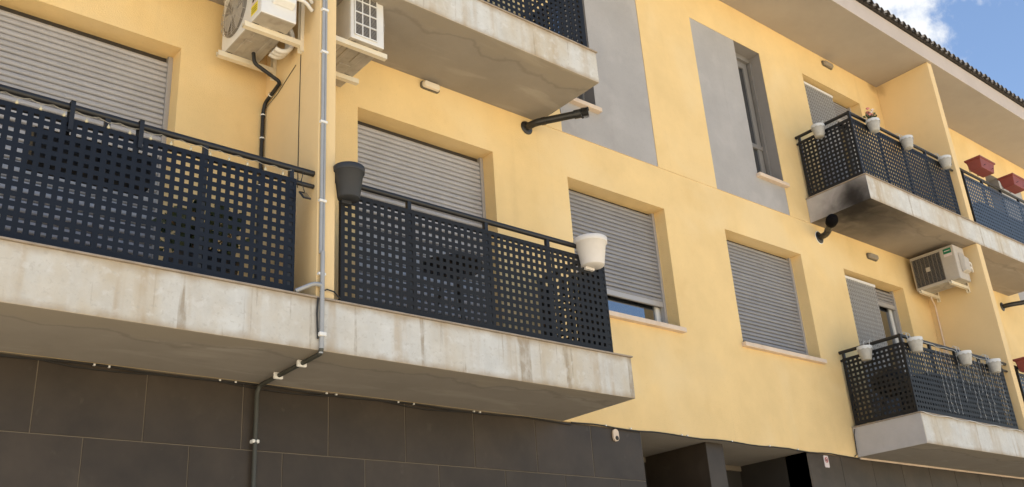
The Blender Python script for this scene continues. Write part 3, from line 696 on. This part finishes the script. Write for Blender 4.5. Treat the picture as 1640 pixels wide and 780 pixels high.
def flue(label, pts, r, end='grille', ring=False):
    t = thing('flue_pipe', label, 'flue pipe'); p = [Vector(q) for q in pts]
    MB().tube(bend(p, .06, 6), r, 20).obj('pipe', M_flue, t)
    for k in (len(p) - 2,):
        d = (p[k + 1] - p[k]).normalized(); a = p[k] + d * .09
        MB().tube([a - d * .012, a + d * .03], r * 1.12, 20).obj('collar', M_flue, t)
    M3 = Matrix.Identity(3)
    MB().lathe([(.001, -.016), (r * 1.35, -.016), (r * 1.95, -.006), (r * 2.0, -.001)], p[0] + Vector((0, -.001, 0)), 28, axis='y').obj('wall_rosette', M_flue, t)
    if ring: MB().lathe([(r * 1.9, -.004), (r * 2.15, -.003), (r * 2.2, -.0005)], p[0], 28, axis='y').obj('sealant_ring', M_clip, t)
    d = (p[-1] - p[-2]).normalized(); e = p[-1]
    if end == 'grille':
        MB().tube([e - d * .02, e + d * .045], r * 1.22, 20).obj('end_collar', M_flue, t)
        side = d.cross(Vector((0, 0, 1))).normalized(); up = side.cross(d)
        for k in range(6):
            c = e + d * (.052 + .012 * k); hb = MB(); rr = r * 1.75
            hb.tube([c, c + d * .005], rr, 4); hb.obj('grille_fin', M_black, t)
        hb = MB(); hb.tube([e + d * .04 + up * r * .9, e + d * .125 + up * r * .9], r * .5, 8); hb.tube([e + d * .05, e + d * .115], r * .9, 10); hb.tube([e + d * .04 - up * r * 1.0, e + d * .06 - up * r * 1.5], r * .22, 8); hb.obj('end_bracket', M_black, t)
    else:
        MB().lathe([(r, -.03), (r * 1.7, -.01), (r * 1.9, .06), (r * 1.6, .11), (.001, .12)], e, 20, mat=d.to_track_quat('Z', 'Y').to_matrix()).obj('end_cowl', M_sootm, t)
    return t
flue('long black flue pipe angled out from the wall under the upper slab', [(5.541, 0, 6.262), (5.545, -.10, 6.268), (5.80, -.43, 6.285)], .036)
flue('short black flue pipe with sooty cowl below the blackened slab corner', [(10.42, 0, 6.205), (10.41, -.11, 6.205), (10.19, -.33, 6.232)], .040, end='cowl', ring=True)
fl3 = flue('black flue pipe with grey end beyond the second fin', [(15.40, 0, 6.135), (15.42, -.10, 6.14), (15.75, -.50, 6.17), (16.0, -.66, 6.18)], .036)
MB().tube([(15.74, -.49, 6.169), (15.92, -.61, 6.177)], .039, 18).obj('grey_sleeve', M_pipeg, fl3)
tag(MB().tube([(5.715, -.30, 6.42), (5.715, -.31, 6.33)], .003, 6).obj('wire_stub', M_cable), 'tiny wire stub hanging from the slab edge over the flue pipe', 'wire')

# ============================================================ WALL LAMPS, SIGNS
def rounded_plate(b, cx, cz, w, h, r, y0, y1, mi=0, n=5, slope=0):
    pts = []
    for (sx, sz, a0) in ((1, 1, 0), (-1, 1, 90), (-1, -1, 180), (1, -1, 270)):
        for k in range(n + 1):
            a = R(a0 + 90 * k / n); pts.append((cx + sx * (w / 2 - r) + r * math.cos(a), cz + sz * (h / 2 - r) + r * math.sin(a)))
    N_ = len(pts); s = 1 - slope
    vs = [(x, y0, z) for x, z in pts] + [(cx + (x - cx) * s, y1, cz + (z - cz) * s) for x, z in pts]
    b.add(vs, [tuple(range(N_, 2 * N_)), tuple(range(N_))[::-1]] + [(k, (k + 1) % N_, N_ + (k + 1) % N_, N_ + k) for k in range(N_)], mi); return b
def bulkhead(label, x, z, w, h, lens):
    t = thing('bulkhead_lamp', label, 'lamp'); r = min(w, h) * .35
    rounded_plate(MB(), x, z, w, h, r, -.0005, -.02).obj('housing', M_lampb, t); rounded_plate(MB(), x, z, w * .93, h * .84, r * .9, -.02, -.055, slope=.12).obj('lens', lens, t, bevel=.006)
    return t
bulkhead('cream oblong bulkhead lamp on the yellow wall under the upper slab', 4.40, 6.315, .20, .075, M_lens)
bulkhead('dusty dark-framed lamp under the roof eave above the chain curtain', 11.575, 9.205, .25, .085, M_lensd)
bulkhead('dusty dark-framed lamp under the sooty slab above the chain curtain', 11.62, 6.185, .24, .085, M_lensd)
sg = thing('dog_sign', 'small white sign with a red prohibition ring below the yellow wall', 'sign')
rounded_plate(MB(), 9.63, 3.335, .085, .13, .012, .009, .002).obj('plate', M_paper, sg)
MB().lathe([(.030, -.001), (.030, -.003), (.022, -.003), (.022, -.001)], (9.63, .002, 3.352), 20, axis='y').obj('ring', M_redm, sg)
MB().add([(9.608, -.0012, 3.366), (9.614, -.0012, 3.372), (9.652, -.0012, 3.338), (9.646, -.0012, 3.332)], [(0, 1, 2, 3)]).obj('slash', M_redm, sg)
MB().box(9.618, 9.642, -.0008, .001, 3.342, 3.358).obj('dog_shape', M_black, sg)
sn = thing('wall_sensor', 'small pinkish rounded wall plate with a dark round hole beside the entrance', 'sensor')
rounded_plate(MB(), 6.325, 3.352, .07, .11, .034, .009, -.008).obj('plate', M_sill, sn); MB().lathe([(.020, -.010), (.020, -.013), (.001, -.013)], (6.33, .001, 3.325), 16, axis='y').obj('hole', M_cable, sn)

# ============================================================ POTS
def saddle_pot(label, cx, cy, cz, rt, rb, h, M):
    t = thing('rail_pot', label, 'flower pot', (cx, cy, cz)); b = MB()
    b.lathe([(.001, 0), (rb * .96, 0), (rb, .006), (rt * .93, h * .80), (rt, h * .81), (rt * 1.02, h * .82), (rt * 1.04, h * .985), (rt * 1.01, h), (rt * .94, h), (rt * .92, h * .9), (.001, h * .88)], (0, 0, 0), 36)
    b.obj('pot', M, t); b = MB().lathe([(rt * .90, h * .885), (.001, h * .89)], (0, 0, .004), 20); b.obj('soil', M_soil, t)
    MB().box(-rb * .5, rb * .5, rb * .3, rb * .95, -.02, .004).obj('saddle_foot', M, t, bevel=.004)
    return t
saddle_pot('dark grey round pot clipped to the railing against the conduit fin', 3.058, -.87, 4.508, .106, .076, .235, M_potg)
saddle_pot('cream round pot on the railing end before the part-open shutter', 5.352, -.87, 4.485, .136, .097, .238, M_potw)
def bucket(label, cx, cy, cz, side, group=None, s=1.0):
    t = thing('bucket', label, 'flower pot', (cx, cy, cz), 0)
    b = MB(); rt, rb, h = .084 * s, .054 * s, .160 * s
    b.lathe([(.001, 0), (rb, 0), (rb + .003, .004), (rt * .97, h * .72), (rt * .99, h * .94), (rt * .94, h), (rt * .9, h), (rt * .86, h * .8), (.001, h * .75)], (0, 0, 0), 28)
    b.obj('pail', M_buck, t)
    l = MB(); n = 40; vs = []
    for k in range(n):
        a = k * 2 * math.pi / n; sc = .5 + .5 * math.cos(k * math.pi / 2)
        for rr, z in ((rt * 1.03, h * 1.01), (rt * 1.05, h * (.80 - .07 * sc))): vs.append((rr * math.cos(a), rr * math.sin(a), z))
    l.add(vs, [(2 * k, 2 * ((k + 1) % n), 2 * ((k + 1) % n) + 1, 2 * k + 1) for k in range(n)], 0, True); l.obj('lace_rim', M_wire, t)
    for q in (-.035, .035):      # hooks over the rail
        if side: pts = [(rt * .7, q, h * .95), (rt * .9, q, h * 1.5), (rt * 1.15, q, h * 1.58), (rt * 1.55, q, h * 1.45)]
        else: pts = [(q, rt * .7, h * .95), (q, rt * .8, h * 1.5), (q, rt * 1.05, h * 1.62), (q, rt * 1.55, h * 1.45)]
        MB().tube(pts, .004, 6).obj('hook', M_wire, t)
    return t
zz = ZT1 + .69
bucket('white lace-rimmed bucket hung on the side railing of the lower balcony', 10.215, -.40, zz, True)
bucket('white lace-rimmed bucket hung beside the railing corner post of the lower balcony front', 10.46, -.895, zz, False)
bucket('white lace-rimmed bucket hung mid-railing among the icicle lights', 11.62, -.895, zz, False)
bucket('white lace-rimmed bucket hung by the lower fin end of the icicle-light railing', 12.38, -.895, zz, False)
zz = ZT2 + .69
bucket('white lace-rimmed bucket hung on the side railing over the sooty slab', 10.215, -.41, zz, True)
fb = bucket('white lace-rimmed bucket holding pink flowers on the upper railing', 10.71, -.895, zz, False)
bucket('empty white bucket hung mid-railing between the pink flowers and the fin', 11.53, -.895, zz, False)
bucket('empty white bucket hung at the fin end of the upper railing', 12.55, -.895, zz, False)
def leaf_cloud(c, rad, n, size, M, seed, flat=.6, name='foliage'):
    rr = random.Random(seed); b = MB()
    for i in range(n):
        while True:
            p = Vector((rr.uniform(-1, 1), rr.uniform(-1, 1), rr.uniform(-1, 1)))
            if p.length < 1: break
        p = Vector((p.x * rad[0], p.y * rad[1], p.z * rad[2])) + Vector(c)
        a = Vector((rr.uniform(-1, 1), rr.uniform(-1, 1), rr.uniform(-.6, .8))).normalized(); q = a.orthogonal().normalized(); q = Matrix.Rotation(rr.uniform(0, 6.28), 3, a) @ q
        s = size * rr.uniform(.6, 1.3); w_ = a.cross(q) * s * .32
        b.add([p, p + q * s * .5 + w_ + a * s * .08, p + q * s, p + q * s * .5 - w_ + a * s * .08], [(0, 1, 2, 3)])
    return b
leaf_cloud((10.71, -.885, zz + .20), (.09, .06, .04), 70, .055, M_leaf, 3).obj('foliage', M_leaf, None).name = 'flower_foliage'
fo = bpy.data.objects['flower_foliage']; fl = thing('pink_flowers', 'bunch of pink and white flowers in a white bucket', 'flowers'); fo.parent = fl; fo.name = 'foliage'
fr = random.Random(4)
for k in range(9):
    c = Vector((10.71 + fr.uniform(-.10, .06), -.89 + fr.uniform(-.05, .05), zz + .235 + fr.uniform(-.03, .055))); b = MB()
    for j in range(7):
        a = j * 2 * math.pi / 7 + fr.random(); d = Vector((math.cos(a), math.sin(a) * .8 - .3, .35)).normalized(); s_ = Vector((-math.sin(a), math.cos(a), 0)) * .014
        b.add([c, c + d * .022 + s_, c + d * .036, c + d * .022 - s_], [(0, 1, 2, 3)])
    b.lathe([(.010, -.008), (.012, .0), (.006, .01), (.001, .012)], c, 8)
    b.obj('flower', M_pink if k % 3 else M_petw, fl)
def planter(label, x, z, L=.46, y=-.93, zrot=0):
    t = thing('planter_box', label, 'planter', (x, y, z)); b = MB(); w0, w1, h = .17, .22, .17
    def fr_(l, w, zz): return [(-l / 2, -w / 2, zz), (l / 2, -w / 2, zz), (l / 2, w / 2, zz), (-l / 2, w / 2, zz)]
    rings = [fr_(L - .07, w0, 0), fr_(L - .02, w1 - .012, h - .03), fr_(L + .02, w1 + .02, h - .028), fr_(L + .02, w1 + .02, h), fr_(L - .02, w1 - .02, h), fr_(L - .03, w1 - .03, h - .04)]
    vs = [p for g in rings for p in g]; fs = [(3, 2, 1, 0), (20, 21, 22, 23)]
    for i in range(5):
        for k in range(4): fs.append((i * 4 + k, i * 4 + (k + 1) % 4, (i + 1) * 4 + (k + 1) % 4, (i + 1) * 4 + k))
    b.add(vs, fs); b.obj('box', M_red, t, bevel=.005)
    MB().box(-L / 2 + .04, L / 2 - .04, -w1 / 2 + .03, w1 / 2 - .03, h - .05, h - .035).obj('soil', M_soil, t)
    for q in (-.12, .12): MB().tube(bend([(q, -w1 / 2 - .012, .05), (q, w1 / 2 + .012, .02), (q, w1 / 2 + .015, .19)], .02), .004, 6).obj('bracket', M_black, t)
    return t
planter('terracotta planter box on the blue grey railing, next to the fin', 13.62, ZT2 + .90)
planter('terracotta planter box on the blue grey railing, farther from the fin', 14.66, ZT2 + .90)
planter('terracotta planter box peeping past the lower fin', 13.42, ZT1 + .82)
# dry plant beyond the lower fin
dp = thing('dry_plant', 'dry twiggy plant beyond the lower fin', 'plant'); rr = random.Random(11)
b = MB()
for k in range(12):
    p = Vector((14.75, -.60, 4.45)); pts = [p.copy()]; d = Vector((rr.uniform(-.5, .5), rr.uniform(-.4, .4), 1)).normalized()
    for j in range(6): d = (d + Vector((rr.uniform(-.3, .3), rr.uniform(-.3, .3), rr.uniform(-.15, .1)))).normalized(); p = p + d * .12; pts.append(p.copy())
    b.tube(pts, .005, 5, rs=[.006 - .0007 * i for i in range(7)])
b.obj('stems', M_dry, dp); leaf_cloud((14.75, -.6, 4.95), (.2, .2, .25), 90, .05, M_dry, 8).obj('leaves', M_dry, dp)
MB().lathe([(.001, 0), (.12, 0), (.16, .62), (.17, .68), (.15, .68), (.14, .6), (.001, .6)], (14.75, -.6, ZT1), 24).obj('pot', M_potg, dp)

# ============================================================ THINGS ON THE NAVY BALCONY
sl = thing('string_lights', 'string of clear bulbs slung along the rail of the navy railing', 'string lights')
pts = []; bulbs = []
x = .30; k = 0
while x < 2.66:
    zc = ZT1 + .866 - (.018 if k % 2 else 0); pts.append((x, YR - .004, zc))
    if k % 2: bulbs.append((x, YR - .004, zc - .008))
    x += .062; k += 1
MB().tube(pts, .0018, 5).obj('cord', M_cordp, sl)
bm_ = MB().lathe([(.002, 0), (.003, -.004), (.0095, -.020), (.008, -.026), (.001, -.028)], (0, 0, 0), 10).mesh('bulb', M_bulb)
for p in bulbs: link('bulb', bm_, sl, loc=p)
pb = thing('hanging_planter', 'black planter box hooked over the navy railing', 'planter')
MB().box(1.10, 1.78, YR + .05, YR + .24, ZT1 + .54, ZT1 + .74).obj('box', M_blackp, pb, bevel=.01)
for q in (1.27, 1.665):
    MB().tube([], .01) if False else None
    h = MB(); zt = ZT1 + .92
    for (y0, y1, z0, z1) in ((YR - .016, YR - .012, ZT1 + .735, zt - .01), (YR - .016, YR + .046, zt + .0, zt + .004), (YR + .044, YR + .048, ZT1 + .72, zt + .004), (YR - .016, YR - .012, zt - .01, zt + .004)):
        h.box(q - .013, q + .013, y0, y1, z0, z1)
    h.obj('hook', M_black, pb)
so = thing('solar_lamp', 'small square black solar lamp panel hanging at the navy railing end', 'lamp', (2.735, YR - .045, ZT1 + .685))
so.rotation_euler = (R(-35), R(-8), R(12))
MB().box(-.033, .033, -.006, .006, -.036, .036).obj('frame', M_black, so, bevel=.004); MB().box(-.027, .027, -.0075, -.005, -.030, .030).obj('cell', M_glass, so)
tag(MB().tube([(2.735, YR - .04, ZT1 + .71), (2.72, YR - .02, ZT1 + .80), (2.74, YR - .01, ZT1 + .88)], .003, 5).obj('wire', M_cable), 'wire from the solar lamp up to the rail', 'wire')
def shrub(label, x, y, z, h, r, seed, n=420):
    t = thing('potted_shrub', label, 'plant'); MB().lathe([(.001, 0), (r * .6, 0), (r * .85, .26), (r * .8, .26), (.001, .24)], (x, y, z), 24).obj('pot', M_potg, t)
    b = MB(); rr = random.Random(seed)
    for k in range(7):
        a = rr.uniform(0, 6.28); b.tube([(x, y, z + .24), (x + .08 * math.cos(a), y + .08 * math.sin(a), z + .4), (x + r * .8 * math.cos(a), y + r * .8 * math.sin(a), z + h * rr.uniform(.7, 1))], .006, 5)
    b.obj('stems', M_dry, t); leaf_cloud((x, y, z + .24 + (h - .24) * .55), (r, r, (h - .24) * .55), n, .075, M_leaf, seed).obj('foliage', M_leaf, t)
    return t
shrub('dark leafy shrub in a pot seen through the navy railing', 2.25, -.42, ZT1, .66, .28, 21)
def bistro_table(label, x, y, z, h, r):
    t = thing('bistro_table', label, 'table'); MB().lathe([(.001, h - .03), (r * .98, h - .03), (r, h - .02), (r, h - .004), (r * .98, h), (.001, h)], (x, y, z), 36).obj('table_top', M_wood, t)
    for k in range(3):
        a = k * 2.094 + .4; MB().tube([(x + .05 * math.cos(a), y + .05 * math.sin(a), z + h - .03), (x + r * .8 * math.cos(a), y + r * .8 * math.sin(a), z + .002)], .012, 8).obj('leg', M_wood, t)
    return t
bistro_table('dark round bistro table behind the charcoal railing', 4.26, -.40, ZT1, .66, .25)
def chest(label, x0, x1, y0, y1, z, h):
    t = thing('storage_chest', label, 'chest'); MB().box(x0, x1, y0, y1, z + .001, z + h - .04).obj('body', M_char, t, bevel=.008); MB().box(x0 - .01, x1 + .01, y0 - .01, y1 + .01, z + h - .039, z + h).obj('lid', M_char, t, bevel=.008); return t
chest('dark storage chest behind the icicle-light railing', 10.95, 12.72, -.72, -.30, ZT1, .56)
chest('dark storage chest behind the blue grey railing', 13.75, 15.3, -.72, -.30, ZT2, .55)
kt = thing('kettle_grill', 'round dark grill behind the side railing of the lower balcony', 'grill', (10.60, -.42, ZT1))
MB().lathe([(.001, .30), (.10, .31), (.17, .36), (.20, .44), (.205, .46), (.19, .54), (.12, .61), (.001, .64)], (0, 0, 0), 28).obj('bowl', M_black, kt)
for k in range(3): a = k * 2.094; MB().tube([(.1 * math.cos(a), .1 * math.sin(a), .34), (.2 * math.cos(a), .2 * math.sin(a), 0)], .01, 8).obj('leg', M_black, kt)

# icicle lights on the lower right railing
ic = thing('icicle_lights', 'white icicle string lights hanging down the lower balcony railing', 'string lights'); rr = random.Random(5)
pts = [(10.5 + .1 * k, YR - .012, ZT1 + .872 + rr.uniform(-.012, .006)) for k in range(24)]
MB().tube(pts, .003, 5).obj('cord', M_wire, ic)
for k, x in enumerate([10.72, 11.05, 11.14, 11.25, 11.36, 11.55, 11.70, 11.80, 11.92, 12.02, 12.12, 12.25, 12.36, 12.52, 12.62]):
    ln = rr.choice((.45, .62, .78, .80, .82)) if k else .4; b = MB(); n = int(ln / .05); p = []
    for j in range(n + 1): p.append((x + rr.uniform(-.012, .012), YR - .012 + rr.uniform(-.004, .004), ZT1 + .868 - j * ln / n))
    b.tube(p, .0015, 5)
    for q in p[1::2]: b.lathe([(.001, -.009), (.004, -.006), (.004, .004), (.001, .007)], q, 6); b.tube([q, (q[0] + rr.uniform(-.035, .035), q[1] - .008, q[2] - .02)], .002, 4)
    b.obj('strand', M_strand, ic)
b = [(10.3 + .09 * k, SLAB_Y - .018 + rr.uniform(-.004, .004), ZT1 - .006 - .02 * abs(math.sin(k * .5))) for k in range(28)]
tag(MB().tube(b, .004, 5).obj('light_cord', M_wire), 'thin pale cord strung along the coping under the icicle lights', 'cord')

# chain fly curtains
def chain_curtain(label, x0, x1, z0, z1, y):
    t = thing('chain_curtain', label, 'curtain'); MB().box(x0, x1, y - .012, y + .012, z1 - .035, z1).obj('header_bar', M_white, t, bevel=.003)
    pt = .0155; b = MB(); n = int((x1 - x0) / pt); rr = random.Random(3)
    for layer in (0, 1):      # two hanging rows of links, the rear one half a step across
        for k in range(n - layer):
            x = x0 + .008 + (k + .5 * layer) * pt; z = z1 - .036 - .012 * layer; j = k + layer
            while z > z0 + .03:
                yy = y - .004 + .012 * layer; dy = .006 if j % 2 else -.004; w2 = .0078 if j % 2 else .0058
                xx = x + .004 * math.sin(z * 7 + x * 14) * rr.uniform(.6, 1.2); h_ = .030
                b.add([(xx - w2, yy + dy * .3, z), (xx, yy - dy, z + .001), (xx + w2, yy + dy * .3, z), (xx + w2, yy + dy, z - h_), (xx, yy - dy * .2, z - h_), (xx - w2, yy + dy, z - h_)], [(0, 1, 4, 5), (1, 2, 3, 4)], (j + k // 3) % 2)
                z -= .029; j += 1
    b.obj('chains', [M_chain, M_chaind], t, recalc=False); return t
chain_curtain('silver chain fly curtain in the lower balcony door beside the green-labelled air conditioner', 10.87, 11.70, ZT1 + .03, 5.83, .085)
chain_curtain('silver chain fly curtain in the upper balcony door under the eave', 10.87, 11.70, ZT2 + .03, 8.77, .085)
